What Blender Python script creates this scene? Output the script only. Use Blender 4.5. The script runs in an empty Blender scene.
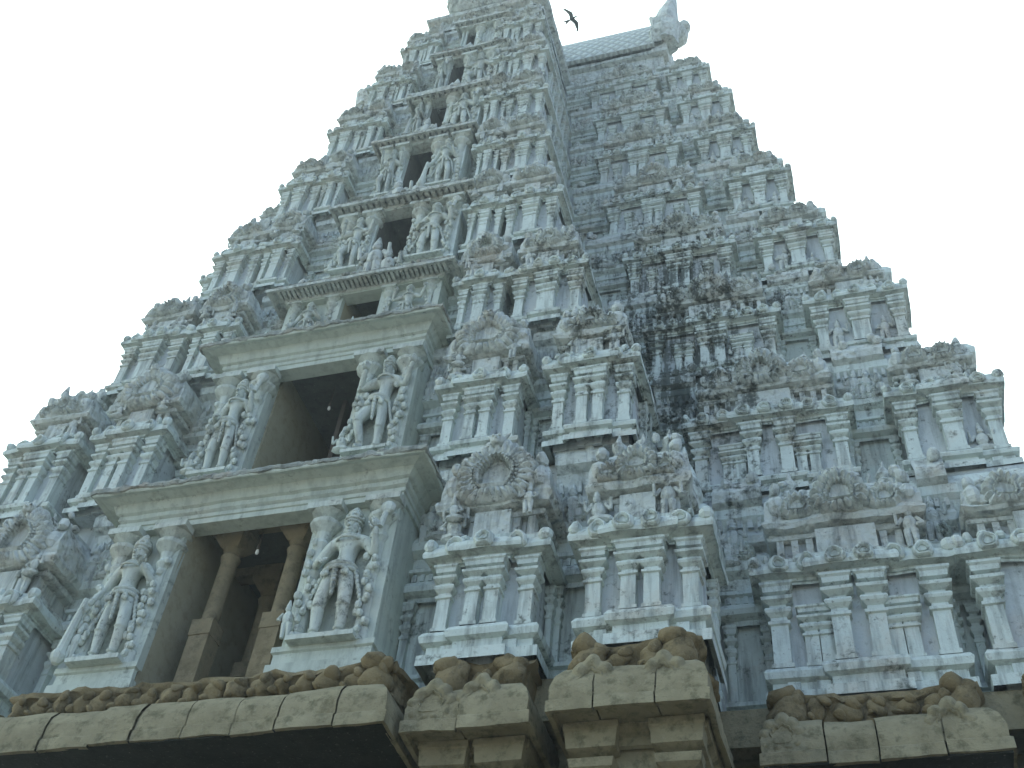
import bpy, bmesh, math, random
from mathutils import Vector, Matrix, noise
random.seed(7)
S = bpy.context.scene
COL = S.collection
PI = math.pi
R_ = math.radians

# ------------------------------------------------------------------ mesh builder
class MB:
    def __init__(s): s.v = []; s.f = []
    def box(s, x0, x1, y0, y1, z0, z1):
        b = len(s.v)
        s.v += [(x0,y0,z0),(x1,y0,z0),(x1,y1,z0),(x0,y1,z0),(x0,y0,z1),(x1,y0,z1),(x1,y1,z1),(x0,y1,z1)]
        s.f += [tuple(b+i for i in q) for q in ((3,2,1,0),(4,5,6,7),(0,1,5,4),(1,2,6,5),(2,3,7,6),(3,0,4,7))]
        return s
    def sweep(s, path, prof, closed=False, step=.35):
        # outward side = right of the path direction; prof = [(out, z)] bottom to top
        n = len(path); P = []
        segs = n if closed else n-1
        nr = []
        for i in range(segs):
            a = Vector(path[i]); b = Vector(path[(i+1) % n]); d = (b-a).normalized(); nr.append(Vector((d.y, -d.x)))
        for i in range(n):
            if closed: n0, n1 = nr[i-1], nr[i % segs]
            else:
                n0 = nr[max(i-1,0)]; n1 = nr[min(i, segs-1)]
            m = (n0+n1); m = m/ max(m.dot(n0), .3) if m.length > 1e-6 else n0
            P.append((Vector(path[i]), m))
        Q = []
        for i in range(segs):
            a, ma = P[i]; b, mb = P[(i+1) % n]
            k = max(1, int((b-a).length/step))
            for j in range(k): Q.append((a.lerp(b, j/k), ma.lerp(mb, j/k)))
        if not closed: Q.append(P[-1])
        b0 = len(s.v); L = len(prof); m = len(Q)
        for (p, nn) in Q:
            for (o, z) in prof:
                q = p+nn*o; s.v.append((q.x, q.y, z))
        for i in range(m if closed else m-1):
            i2 = (i+1) % m
            for j in range(L-1):
                s.f.append((b0+i*L+j, b0+i2*L+j, b0+i2*L+j+1, b0+i*L+j+1))
        return s
    def lathe(s, cx, cy, prof, n=12, rot=0., sy=1.):
        b0 = len(s.v); L = len(prof)
        for i in range(n):
            a = rot+2*PI*i/n
            for (r, z) in prof: s.v.append((cx+r*math.cos(a), cy+sy*r*math.sin(a), z))
        for i in range(n):
            i2 = (i+1) % n
            for j in range(L-1): s.f.append((b0+i*L+j, b0+i2*L+j, b0+i2*L+j+1, b0+i*L+j+1))
        s.f.append(tuple(b0+i*L for i in range(n))[::-1]); s.f.append(tuple(b0+i*L+L-1 for i in range(n)))
        return s
    def ball(s, c, r, n=8, m=6, rot=None):
        # r: 3 radii
        b0 = len(s.v)
        for j in range(m+1):
            t = PI*(j/m-.5)*.98
            for i in range(n):
                a = 2*PI*i/n
                p = Vector((r[0]*math.cos(t)*math.cos(a), r[1]*math.cos(t)*math.sin(a), r[2]*math.sin(t)))
                if rot: p = rot @ p
                s.v.append((c[0]+p.x, c[1]+p.y, c[2]+p.z))
        for j in range(m):
            for i in range(n):
                i2 = (i+1) % n
                s.f.append((b0+j*n+i, b0+j*n+i2, b0+(j+1)*n+i2, b0+(j+1)*n+i))
        s.f.append(tuple(b0+i for i in range(n))[::-1]); s.f.append(tuple(b0+m*n+i for i in range(n)))
        return s
    def cone(s, a, b, ra, rb, n=6):
        a = Vector(a); b = Vector(b); d = (b-a).normalized()
        u = d.orthogonal().normalized(); w = d.cross(u); b0 = len(s.v)
        for (p, r) in ((a, ra), (b, rb)):
            for i in range(n):
                t = 2*PI*i/n; q = p+(u*math.cos(t)+w*math.sin(t))*r; s.v.append(tuple(q))
        for i in range(n):
            i2 = (i+1) % n; s.f.append((b0+i, b0+i2, b0+n+i2, b0+n+i))
        s.f.append(tuple(b0+i for i in range(n))[::-1]); s.f.append(tuple(b0+n+i for i in range(n)))
        return s
    def kudu(s, cx, y, cz, R, dep, k=13, seed=0, arch=True, nth=None, sx=1., amp=1.):
        # horseshoe arch relief facing -y: flame rim, bead ring, sunk panel
        nth = nth or (78 if R > .3 else 48)
        rg = random.Random(seed)
        T = [0, .25, .40, .43, .49, .54, .60, .70, .82, .93, 1.0, 1.0]
        b0 = len(s.v); L = len(T)
        ph = rg.random()*6
        for i in range(nth):
            a = 2*PI*i/nth
            sn, cs = math.sin(a), math.cos(a)
            spike = abs(math.cos(k*(a-PI/2)/2))
            ro = R*(.93-.03*amp+.18*amp*spike+.03*math.sin(5*a+ph))
            if sn > .8: ro *= 1+.16*(sn-.8)/.2
            if sn < 0: ro = min(ro*(1.0+.08*(-sn)), .80*R/max(-sn, .01))
            for j, t in enumerate(T):
                r = ro*t
                if j <= 3 and arch:
                    # arch shaped niche opening
                    rx = r*cs*.95; rz = r*sn*1.25-.05*R
                    if sn < 0: rz = max(rz, -.62*R)
                else: rx = r*cs; rz = r*sn
                ip = .18 if arch else .5
                d = (ip, ip, ip, .8, .95, .62, .78, .80-.14*amp+.40*amp*spike, .76-.18*amp+.42*amp*spike, .55-.15*amp+.32*amp*spike, .35, 0.)[j]
                if j in (7, 8): d += .2*(noise.noise((rx*7+seed, rz*7, seed*.37)))
                s.v.append((cx+rx*sx, y-d*dep, cz+rz))
        for i in range(nth):
            i2 = (i+1) % nth
            for j in range(L-1): s.f.append((b0+i*L+j, b0+i*L+j+1, b0+i2*L+j+1, b0+i2*L+j))
        return s
    def mask(s, cx, y, cz, r):
        # lion face crest of an arch
        s.ball((cx, y-.3*r, cz), (.75*r, .62*r, .62*r))
        for e in (-1, 1):
            s.ball((cx+e*.3*r, y-.85*r, cz+.2*r), (.17*r, .15*r, .17*r), 6, 4)
            s.cone((cx+e*.5*r, y-.2*r, cz+.35*r), (cx+e*1.05*r, y-.15*r, cz+.95*r), .24*r, .05*r)
            s.ball((cx+e*.78*r, y-.2*r, cz-.3*r), (.3*r, .3*r, .3*r), 6, 4)
        s.ball((cx, y-.9*r, cz-.06*r), (.16*r, .2*r, .14*r), 6, 4)
        s.cone((cx, y-.2*r, cz+.45*r), (cx, y-.12*r, cz+1.35*r), .3*r, .05*r)
        s.ball((cx, y-.6*r, cz-.42*r), (.5*r, .3*r, .16*r), 8, 4)
        return s
    def figure(s, cx, y, z, h, rg):
        # small stucco relief figure, seated or standing
        lean = rg.uniform(-.08, .08)*h
        seated = rg.random() < .55
        if seated:
            s.ball((cx, y, z+.13*h), (.30*h, .16*h, .12*h), 8, 5)
            t0 = .22
        else:
            for e in (-1, 1): s.cone((cx+e*.08*h, y, z), (cx+e*.07*h+lean*.4, y, z+.45*h), .055*h, .09*h)
            t0 = .42
        s.ball((cx+lean, y, z+(t0+.2)*h), (.15*h, .11*h, .22*h), 8, 5)
        hz = t0+.47
        s.ball((cx+lean*1.5, y-.02*h, z+hz*h), (.085*h, .085*h, .1*h), 7, 5)
        s.cone((cx+lean*1.5, y, z+(hz+.07)*h), (cx+lean*1.6, y, z+(hz+.3)*h), .085*h, .02*h)
        for e in (-1, 1):
            up = rg.random() < .4
            el = (cx+lean+e*.26*h, y-.02*h, z+(t0+.18)*h)
            s.cone((cx+lean+e*.14*h, y, z+(t0+.34)*h), el, .055*h, .042*h)
            s.cone(el, (cx+lean+e*(.27 if up else .14)*h, y-.1*h, z+(t0+(.42 if up else .1))*h), .042*h, .035*h)
        return s
    def pilaster(s, x0, x1, yf, yb, z0, z1):
        # square shaft with base and stacked flaring capital
        w = min(x1-x0, .42); H = z1-z0
        def o(a): return a*w
        prof = [(o(.12), z0), (o(.12), z0+.05*H), (0, z0+.06*H), (0, z0+.50*H), (o(.14), z0+.51*H), (o(.14), z0+.545*H),
                (o(.0), z0+.56*H), (o(-.04), z0+.60*H), (o(.24), z0+.64*H), (o(.30), z0+.67*H), (o(.22), z0+.70*H), (o(-.02), z0+.705*H),
                (o(-.02), z0+.75*H), (o(.40), z0+.785*H), (o(.44), z0+.82*H), (o(-.02), z0+.825*H), (o(-.02), z0+.875*H),
                (o(.28), z0+.89*H), (o(.32), z0+.95*H), (o(.45), z0+.97*H), (o(.45), z1), (-.1*w, z1)]
        s.sweep([(x0, yb), (x0, yf), (x1, yf), (x1, yb)], prof, step=9)
        return s
    def dentils(s, x0, x1, y0, y1, z0, z1, sp, fill=.5):
        n = max(1, int(round((x1-x0)/sp))); d = (x1-x0)/n
        for i in range(n):
            c = x0+(i+.5)*d
            s.box(c-d*fill/2, c+d*fill/2, y0, y1, z0, z1)
        return s
    def jit(s, amp, fr, a2=0, f2=0):
        out = []
        for (x, y, z) in s.v:
            p = Vector((x, y, z)); d = noise.noise_vector(p*fr)*amp
            if a2: d += noise.noise_vector(p*f2)*a2
            out.append((x+d.x, y+d.y, z+d.z))
        s.v = out
        return s
    def join(s, o):
        b = len(s.v); s.v += o.v; s.f += [tuple(b+i for i in f) for f in o.f]
        return s

def build(name, mb, mat, parent=None, smooth=None):
    me = bpy.data.meshes.new(name)
    me.from_pydata(mb.v, [], mb.f)
    if smooth:
        me.polygons.foreach_set('use_smooth', [True]*len(me.polygons))
        me.set_sharp_from_angle(angle=R_(smooth))
    me.materials.append(mat)
    o = bpy.data.objects.new(name, me); COL.objects.link(o)
    if parent: o.parent = parent
    return o
def empty(name, parent=None, label=None, cat=None, group=None, loc=(0,0,0)):
    o = bpy.data.objects.new(name, None); COL.objects.link(o); o.location = loc
    if parent: o.parent = parent
    tag(o, label, cat, group)
    return o
def tag(o, label=None, cat=None, group=None, kind=None):
    if label: o['label'] = label
    if cat: o['category'] = cat
    if group: o['group'] = group
    if kind: o['kind'] = kind
    return o

# ------------------------------------------------------------------ materials
def newmat(name):
    m = bpy.data.materials.new(name); m.use_nodes = True
    nt = m.node_tree; nt.nodes.clear()
    out = nt.nodes.new('ShaderNodeOutputMaterial'); b = nt.nodes.new('ShaderNodeBsdfPrincipled')
    nt.links.new(b.outputs[0], out.inputs[0])
    return m, nt, b
def N(nt, t, **kw):
    n = nt.nodes.new(t)
    for k, v in kw.items(): setattr(n, k, v)
    return n
def noise_n(nt, vec, scale, detail=6, rough=.6):
    n = N(nt, 'ShaderNodeTexNoise'); n.inputs['Scale'].default_value = scale; n.inputs['Detail'].default_value = detail
    n.inputs['Roughness'].default_value = rough; nt.links.new(vec, n.inputs['Vector']); return n.outputs['Fac']
def ramp(nt, fac, a, b, c0=(0,0,0,1), c1=(1,1,1,1)):
    r = N(nt, 'ShaderNodeValToRGB'); e = r.color_ramp.elements
    e[0].position = a; e[0].color = c0; e[1].position = b; e[1].color = c1
    nt.links.new(fac, r.inputs[0]); return r.outputs[0]
def mixc(nt, fac, a, b):
    m = N(nt, 'ShaderNodeMix', data_type='RGBA')
    for s_, v in ((0, fac), (6, a), (7, b)):
        if hasattr(v, 'links'): nt.links.new(v, m.inputs[s_])
        else: m.inputs[s_].default_value = v
    return m.outputs[2]
def mth(nt, op, a, b=None):
    m = N(nt, 'ShaderNodeMath', operation=op)
    for i, v in enumerate((a, b)):
        if v is None: continue
        if hasattr(v, 'links'): nt.links.new(v, m.inputs[i])
        else: m.inputs[i].default_value = v
    return m.outputs[0]
def worldpos(nt):
    return N(nt, 'ShaderNodeNewGeometry').outputs['Position']
def mapping(nt, vec, sc):
    m = N(nt, 'ShaderNodeMapping'); m.inputs['Scale'].default_value = sc; nt.links.new(vec, m.inputs[0]); return m.outputs[0]
def bump(nt, bs, h, st, dist):
    b = N(nt, 'ShaderNodeBump'); b.inputs['Strength'].default_value = st; b.inputs['Distance'].default_value = dist
    nt.links.new(h, b.inputs['Height']); nt.links.new(b.outputs[0], bs.inputs['Normal'])

def whitewash(name, base, grime=1., bmp=.5, carved=False):
    m, nt, b = newmat(name); p = worldpos(nt)
    big = noise_n(nt, p, .45, 5); mid = noise_n(nt, p, 2.2, 7, .65); fine = noise_n(nt, p, 9., 6, .7)
    streak = noise_n(nt, mapping(nt, p, (3.2, 3.2, .35)), 1.6, 6, .65)
    c = mixc(nt, ramp(nt, mid, .35, .7), (*[x*.80 for x in base], 1), (*base, 1))
    # warm ochre weathering
    c = mixc(nt, mth(nt, 'MULTIPLY', ramp(nt, noise_n(nt, p, 1.1, 6, .7), .50, .70), .45*grime), c, (.36, .29, .22, 1))
    # grey run-off streaks
    c = mixc(nt, mth(nt, 'MULTIPLY', ramp(nt, streak, .48, .66), .6*grime), c, (.15, .17, .165, 1))
    # flaked patches
    c = mixc(nt, mth(nt, 'MULTIPLY', ramp(nt, fine, .60, .69), .5*grime), c, (.13, .14, .125, 1))
    # black-green mould, a colony right of the central block
    dx = N(nt, 'ShaderNodeVectorMath', operation='SUBTRACT'); nt.links.new(p, dx.inputs[0]); dx.inputs[1].default_value = (7.2, 17.6, 20.5)
    dm = mapping(nt, dx.outputs[0], (.27, .2, .10))
    ln = N(nt, 'ShaderNodeVectorMath', operation='LENGTH'); nt.links.new(dm, ln.inputs[0])
    colony = mth(nt, 'SUBTRACT', 1.0, ln.outputs['Value'])
    mz = mth(nt, 'ADD', mth(nt, 'MULTIPLY', mth(nt, 'MULTIPLY', N_clamp(nt, colony), ramp(nt, streak, .38, .60)), .34), mth(nt, 'ADD', mth(nt, 'MULTIPLY', mid, .6), mth(nt, 'MULTIPLY', big, .4)))
    mz = mth(nt, 'ADD', mz, mth(nt, 'MULTIPLY', mth(nt, 'SUBTRACT', fine, .5), .6))
    c = mixc(nt, mth(nt, 'MULTIPLY', ramp(nt, mz, .565, .70), .85*min(grime, 1)), c, (.045, .06, .05, 1))
    nt.links.new(c, b.inputs['Base Color']); b.inputs['Roughness'].default_value = .9
    b.inputs['Specular IOR Level'].default_value = .2
    hgt = mth(nt, 'ADD', mid, mth(nt, 'MULTIPLY', noise_n(nt, p, 22, 5, .7), .5))
    if carved:
        v = N(nt, 'ShaderNodeTexVoronoi', feature='SMOOTH_F1'); v.inputs['Scale'].default_value = 6.5; nt.links.new(p, v.inputs['Vector'])
        hgt = mth(nt, 'SUBTRACT', hgt, mth(nt, 'MULTIPLY', v.outputs['Distance'], 1.6))
    bump(nt, b, hgt, bmp, .06)
    return m
def N_clamp(nt, v):
    m = N(nt, 'ShaderNodeClamp'); nt.links.new(v, m.inputs[0]); return m.outputs[0]

WHITE = whitewash('whitewash_trim', (.60, .69, .655), 1.15)
WALL = whitewash('whitewash_wall', (.52, .585, .595), .95, .3)
CARVE = whitewash('whitewash_carving', (.60, .665, .635), 1.15, 1., True)
CRUST = whitewash('flaking_crust', (.33, .36, .33), 1.5, 1.)
PLAIN = whitewash('whitewash_plaster', (.53, .60, .54), .6, .25)
STAT = whitewash('stucco_figure', (.58, .65, .60), .85, .5)

def stone(name, c0, c1, dark, bmp=.8):
    m, nt, b = newmat(name); p = worldpos(nt)
    mid = noise_n(nt, p, 1.8, 8, .65); fine = noise_n(nt, p, 14, 6, .7)
    c = mixc(nt, ramp(nt, mid, .35, .68), (*c0, 1), (*c1, 1))
    c = mixc(nt, mth(nt, 'MULTIPLY', ramp(nt, noise_n(nt, p, 4.5, 6, .7), .5, .66), .75), c, (*dark, 1))
    c = mixc(nt, mth(nt, 'MULTIPLY', ramp(nt, fine, .6, .75), .5), c, (.34, .33, .27, 1))
    nt.links.new(c, b.inputs['Base Color']); b.inputs['Roughness'].default_value = .92
    b.inputs['Specular IOR Level'].default_value = .2
    bump(nt, b, mth(nt, 'ADD', mid, mth(nt, 'MULTIPLY', fine, .4)), bmp, .07)
    return m
GRAN = stone('weathered_granite', (.20, .18, .115), (.30, .275, .18), (.085, .08, .045))
FRZ = stone('lichen_stone', (.17, .135, .07), (.25, .205, .12), (.06, .052, .03), 1.)
PIL = stone('brown_stone', (.18, .15, .092), (.26, .22, .14), (.11, .09, .055), .5)
BLACK = stone('shade_dark_stone', (.020, .024, .020), (.034, .036, .029), (.014, .016, .013), .8)  # near-black colour stands in for the deep shade below the cornice
ROOMSHADE = stone('shaded_room_plaster', (.075, .075, .066), (.11, .108, .095), (.05, .048, .042), .2)  # darkened plaster: the shade inside the doorway rooms is put into the colour
TAN = stone('tan_plaster', (.31, .29, .20), (.35, .33, .24), (.24, .22, .15), .3)
def flat(name, col, rough=.8, emit=None):
    m, nt, b = newmat(name); p = N(nt, 'ShaderNodeTexCoord').outputs['Object']
    c = mixc(nt, noise_n(nt, p, 6., 4), (*[x*.8 for x in col], 1), (*[min(1, x*1.15) for x in col], 1))
    nt.links.new(c, b.inputs['Base Color']); b.inputs['Roughness'].default_value = rough
    return m
DARKWOOD = flat('dark_wood', (.07, .055, .04))
BULB = flat('bulb_glass', (.85, .85, .8), .2)
FEATH = flat('bird_feathers', (.022, .026, .02))
BEAK = flat('beak', (.3, .25, .1))

def roofmat():
    m, nt, b = newmat('roof_scales'); p = worldpos(nt)
    rot = N(nt, 'ShaderNodeMapping'); rot.inputs['Rotation'].default_value = (0, R_(45), 0); nt.links.new(p, rot.inputs[0])
    w1 = N(nt, 'ShaderNodeTexWave', wave_type='BANDS', bands_direction='X'); w1.inputs['Scale'].default_value = .95; nt.links.new(rot.outputs[0], w1.inputs[0])
    w2 = N(nt, 'ShaderNodeTexWave', wave_type='BANDS', bands_direction='Z'); w2.inputs['Scale'].default_value = .95; nt.links.new(rot.outputs[0], w2.inputs[0])
    h = mth(nt, 'MINIMUM', w1.outputs['Fac'], w2.outputs['Fac'])
    c = mixc(nt, ramp(nt, h, .02, .22), (.32, .36, .35, 1), (.50, .57, .55, 1))
    c = mixc(nt, mth(nt, 'MULTIPLY', ramp(nt, noise_n(nt, p, 1.2, 6, .7), .5, .7), .5), c, (.25, .27, .27, 1))
    nt.links.new(c, b.inputs['Base Color']); b.inputs['Roughness'].default_value = .85
    bump(nt, b, h, .8, .08)
    return m
ROOF = roofmat()

# ------------------------------------------------------------------ levels and plan (x=0 is the tower's axis, z=0 eye level, ground at -1.6)
ZT = [9.95, 15.0, 19.4, 23.4, 27.3, 31.2, 35.0, 38.6, 42.0]
YB = [14.2+.124*(z-10.2) for z in ZT]
YW = [16.0+.176*(z-10.2) for z in ZT]
YC = 24.4
A_ = [(4.12,5.73),(3.35,4.82),(2.95,3.95),(2.55,3.4),(2.2,2.8),(1.85,2.5),(1.65,2.25),(1.35,1.92)]
B_ = [(6.59,8.36),(5.6,7.1),(4.3,5.8),(3.6,4.85),(2.95,4.15),(2.6,3.7),(2.35,3.4),(2.0,2.9)]
C_ = [(9.24,12.0),(8.0,10.95),(7.0,9.8),(6.3,8.9),(5.5,8.1),(4.95,7.4),(4.6,6.9),(4.1,6.5)]
D_ = [(12.5,15.1),(12.0,13.75),(10.76,12.65),(9.76,11.48),(9.1,10.6),(8.2,9.75),(7.6,9.15),(7.1,8.4)]
WL = [12.2,10.8,9.35,8.5,8.0,7.65,7.25,6.7]
BL = [8.2,7.0,5.9,4.8,4.0,3.45,2.95,2.4]

tower = empty('temple_tower', None, 'tall whitewashed temple tower covered in tiers of miniature shrines, on a brown stone base', 'temple tower', loc=(0,14,10.2))
bpy.context.view_layer.update()
INV = Matrix.Translation((0,-14,-10.2))
def tpart(name, mb, mat, parent=None, smooth=None):
    o = build(name, mb, mat, parent or tower, smooth)
    if parent is None: o.matrix_parent_inverse = INV
    return o
def tempty(name):
    o = bpy.data.objects.new(name, None); COL.objects.link(o); o.parent = tower; o.matrix_parent_inverse = INV
    o.empty_display_size = .2
    return o

PILCOUNT = [0]
REST = MB()
def add_pil(mb, parent, tier, vis):
    if vis and PILCOUNT[0] < 98:
        PILCOUNT[0] += 1
        tpart('pilaster', mb.jit(.012, 2.5), WHITE, parent)
    else: REST.join(mb.jit(.012, 2.5))

def U(x0, x1, yf, yb): return [(x0, yb), (x0, yf), (x1, yf), (x1, yb)]
def Ubreak(x0, x1, yf, yb, c, hw, pr):
    return [(x0, yb), (x0, yf), (c-hw, yf), (c-hw, yf-pr), (c+hw, yf-pr), (c+hw, yf), (x1, yf), (x1, yb)]

def shrine(x0, x1, yf, yb, z0, h, kind, tier, vis, seed):
    rg = random.Random(seed)
    w = x1-x0; c = (x0+x1)/2
    k = h/4.8                                 # scale of mouldings
    P = tempty('miniature_shrine')
    hw = w*(.17 if kind in 'AB' and tier < 2 else .13 if kind in 'AB' else .15 if tier < 2 and kind == 'C' else .10); pr = .10*k
    path = Ubreak(x0, x1, yf, yb, c, hw+.06, pr)
    # plinth
    z = z0
    pz = (.125 if tier == 0 else .10)*h
    pl = MB()
    pl.sweep(path, [(.16*k, z), (.16*k, z+.3*pz), (.06*k, z+.34*pz), (.06*k, z+.62*pz), (.15*k, z+.68*pz), (.17*k, z+.85*pz), (.12*k, z+pz), (-.12*k, z+pz)])
    pl.dentils(x0+.05, x1-.05, yf-.11*k-pr*0, yf, z+.36*pz, z+.6*pz, .42*k, .45)
    tpart('plinth', pl.jit(.015, 1.5), WHITE, P)
    # wall body up to cornice
    zc = z0+((.38 if kind in 'AB' else .445) if tier == 0 else .43+rg.uniform(-.018, .012))*h
    wl = MB(); wl.box(x0+.03, x1-.03, yf+.03, yb+.3, z0, zc+.10*h); wl.box(x0+.17*w if c < 0 else x0+.08*w, x1-.17*w if c > 0 else x1-.08*w, yf+.08, yb+.29, zc+.09*h, z0+.80*h)
    wl.box(c-hw+.02, c+hw-.02, yf-pr+.05, yf+.05, z0, zc+.02)
    tpart('wall', wl, WALL, P)
    # pilasters
    pw = min(.135*w, .26*k); d = .10*k
    zp = z0+pz
    xs = []
    if kind == 'C':
        xs = [(x0, 0), (x0+w*.185, 0), (x0+w*.27, 0), (c-hw, 1), (c+hw-pw, 1), (x1-w*.27-pw*.8, 0), (x1-w*.185-pw*.8, 0), (x1-pw, 0)]
        if tier >= 3: xs = [xs[0], xs[1], xs[3], xs[4], xs[6], xs[7]]
    else:
        xs = [(x0, 0), (c-hw, 1), (c+hw-pw, 1), (x1-pw, 0)]
    for (px, br) in xs:
        yy = yf-d-(pr if br else 0)
        small = kind == 'C' and px not in (x0, c-hw, c+hw-pw, x1-pw)
        pm = MB().pilaster(px, px+pw*(.8 if small else 1), yy, yf+(.05 if px not in (x0, x1-pw) else pw), zp, zc-(.10*h if small else 0))
        add_pil(pm, P, tier, vis)
    # side return pilaster
    if x0 > 0 or True:
        e = 1 if x0 > 0 else -1
        sx = x1 if x0 > 0 else x0
        # facing away from the axis
        REST.join(MB().pilaster(min(sx, sx+e*d), max(sx, sx+e*d), yb-.1-pw, yb-.1, zp, zc).jit(.012, 2.5))
    # cornice: kapota with a break, lotus lip, dentil frieze, rough top
    cz = zc; u = (.088 if tier == 0 else .10)*h
    pc = [(.06*k, cz), (.06*k, cz+.12*u), (.10*k, cz+.13*u), (.10*k, cz+.26*u), (.15*k, cz+.30*u), (.23*k, cz+.33*u), (.26*k, cz+.28*u), (.275*k, cz+.45*u),
          (.25*k, cz+.66*u), (.19*k, cz+.86*u), (.13*k, cz+.95*u), (.13*k, cz+1.12*u), (-.25*k, cz+1.14*u)]
    cm = MB().sweep(path, pc, step=.14)
    nb = max(3, int(w/(.42*k)))
    for i in range(nb):
        bx = x0+(i+.5)*w/nb
        cm.kudu(bx, yf-.27*k-(pr if abs(bx-c) < hw else 0), cz+.62*u, .16*k, .09*k, k=7, nth=14, arch=False)
    for bx in [x0-.17*k, x1+.17*k]:
        cm.ball((bx, yf-.22*k, cz+.85*u), (.12*k, .12*k, .13*k), 7, 5)
    for i in range(int(w/(.3*k))):
        cm.ball((rg.uniform(x0, x1), yf-.12*k-.12*k*rg.random(), cz+1.05*u), (rg.uniform(.05, .11)*k, .07*k, rg.uniform(.05, .12)*k), 6, 4)
    cm.jit(.03*k, 1.8, .018, 6)
    tpart('cornice', cm, WHITE, P)
    # frieze band of dentils above cornice, set in from the wall below
    zf = cz+1.12*u
    wx0, wx1, ww = x0, x1, w
    if kind != 'A':
        ins = .05*w; x0 += ins; x1 -= ins
        if kind == 'D' or kind == 'B':
            if c > 0: x1 -= .06*w
            else: x0 += .06*w
    w = x1-x0; c = (x0+x1)/2
    fr = MB()
    hb = (.13 if tier == 0 and kind in 'AB' else .10 if kind == 'D' else .125 if tier < 2 else .13)*h
    fr.sweep(U(x0, x1, yf, yb), [(-.10*k, zf), (-.10*k, zf+.72*hb), (.05*k, zf+.76*hb), (.08*k, zf+.86*hb), (.03*k, zf+.90*hb), (.03*k, zf+hb), (-.2, zf+hb)], step=.2)
    fr.sweep(U(x0, x1, yf, yb), [(.04*k, zf-.02), (.04*k, zf+.16*hb), (-.12*k, zf+.17*hb)], step=.2)
    fr.dentils(x0+.02, x1-.02, yf-.03*k, yf+.12*k, zf+.1*hb, zf+.75*hb, .23*k, .48)
    # central little pedestal
    fr.box(c-.20*w, c+.20*w, yf-.15*k, yf+.05, zf, zf+.9*hb)
    for i in range(3 if tier < 4 else 2):
        fx = rg.uniform(x0+.1, x1-.1)
        if abs(fx-c) < .2*w: continue
        fr.figure(fx, yf-.14*k, zf-.02, hb*1.25, rg)
    # small figures in the wall panels
    if tier >= 1 and kind in 'CD':
        for px in ((wx0+c)/2, (wx1+c)/2):
            if rg.random() < .7: tpart('relief_figure', MB().figure(px+rg.uniform(-.05, .05)*w, yf-.02, zp, (zc-zp)*rg.uniform(.45, .7), rg).jit(.015, 5), CARVE, P, smooth=60)
    tpart('frieze', fr.jit(.015, 3), CARVE, P)
    if kind != 'A':
        ins = .05*w; x0 += ins; x1 -= ins
        if kind == 'D':
            if c > 0: x1 -= .06*w
            else: x0 += .06*w
    w = x1-x0; c = (x0+x1)/2
    # roof of the miniature shrine
    zr = zf+hb-.01; H = (.17 if kind == 'D' else .24)*h
    if kind == 'A': H = .27*h
    rm = MB()
    dome = [(.02*k, zr), (.20*k, zr+.03*H), (.25*k, zr+.10*H), (.235*k, zr+.16*H), (.20*k, zr+.18*H), (.20*k, zr+.36*H), (.16*k, zr+.55*H), (.06*k, zr+.73*H), (-.08*k, zr+.88*H), (-.25*k, zr+.97*H), (-.5*k, zr+1.0*H)]
    rm.sweep(U(x0+.02, x1-.02, yf, yb), dome, step=.13)
    rm.box(x0+.1, x1-.1, yf+.1, yb+.2, zr, zr+.9*H)
    # carved scrolls on the roof face
    n = int(w/(.26*k))
    for i in range(n):
        bx = x0+(i+.5)*w/n+rg.uniform(-.03, .03)
        rm.ball((bx, yf-.20*k, zr+(.3+.2*(i % 2))*H+rg.uniform(-.03, .03)), (.10*k, .08*k, .12*k), 7, 4)
        if rg.random() < .6: rm.ball((bx+.06*k, yf-.06*k, zr+.72*H), (.09*k, .09*k, .09*k), 6, 4)
    for bx in (x0+.02, x1-.02):      # corner volutes
        rm.ball((bx, yf-.16*k, zr+.42*H), (.16*k, .16*k, .22*k), 8, 5)
        rm.ball((bx, yf-.14*k, zr+.75*H), (.11*k, .12*k, .14*k), 7, 5)
    H *= rg.uniform(.93, 1.05)
    nf = {'A': 1, 'B': 3, 'C': 4, 'D': 3}[kind]
    for i in range(nf):             # finials on the ridge
        fx = x0+(i+.5)*w/nf
        q = .13*k
        rm.lathe(fx, yf+.30*k, [(q*.6, zr+.93*H), (q*1.0, zr+1.0*H), (q*.5, zr+1.05*H), (q*1.05, zr+1.13*H), (q*.9, zr+1.2*H), (q*.35, zr+1.25*H), (q*.1, zr+1.42*H)], 8)
    
    for i in range(int(w/(.22*k))):
        rm.ball((rg.uniform(x0, x1), yf+rg.uniform(-.05, .25)*k, zr+rg.uniform(.78, 1.06)*H), (rg.uniform(.05, .1)*k, .08*k, rg.uniform(.06, .13)*k), 6, 4)
    if tier > 0 and kind != 'A':
        for i in range(2): rm.figure(x0+w*(.12+.76*rg.random()), yf-.14*k, zr+.1*H, .9*H, rg)
    rm.jit(.05*k, 2.2, .035*k, 7)
    tpart('shrine_roof', rm, CARVE, P)
    # arches
    am = MB()
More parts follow.
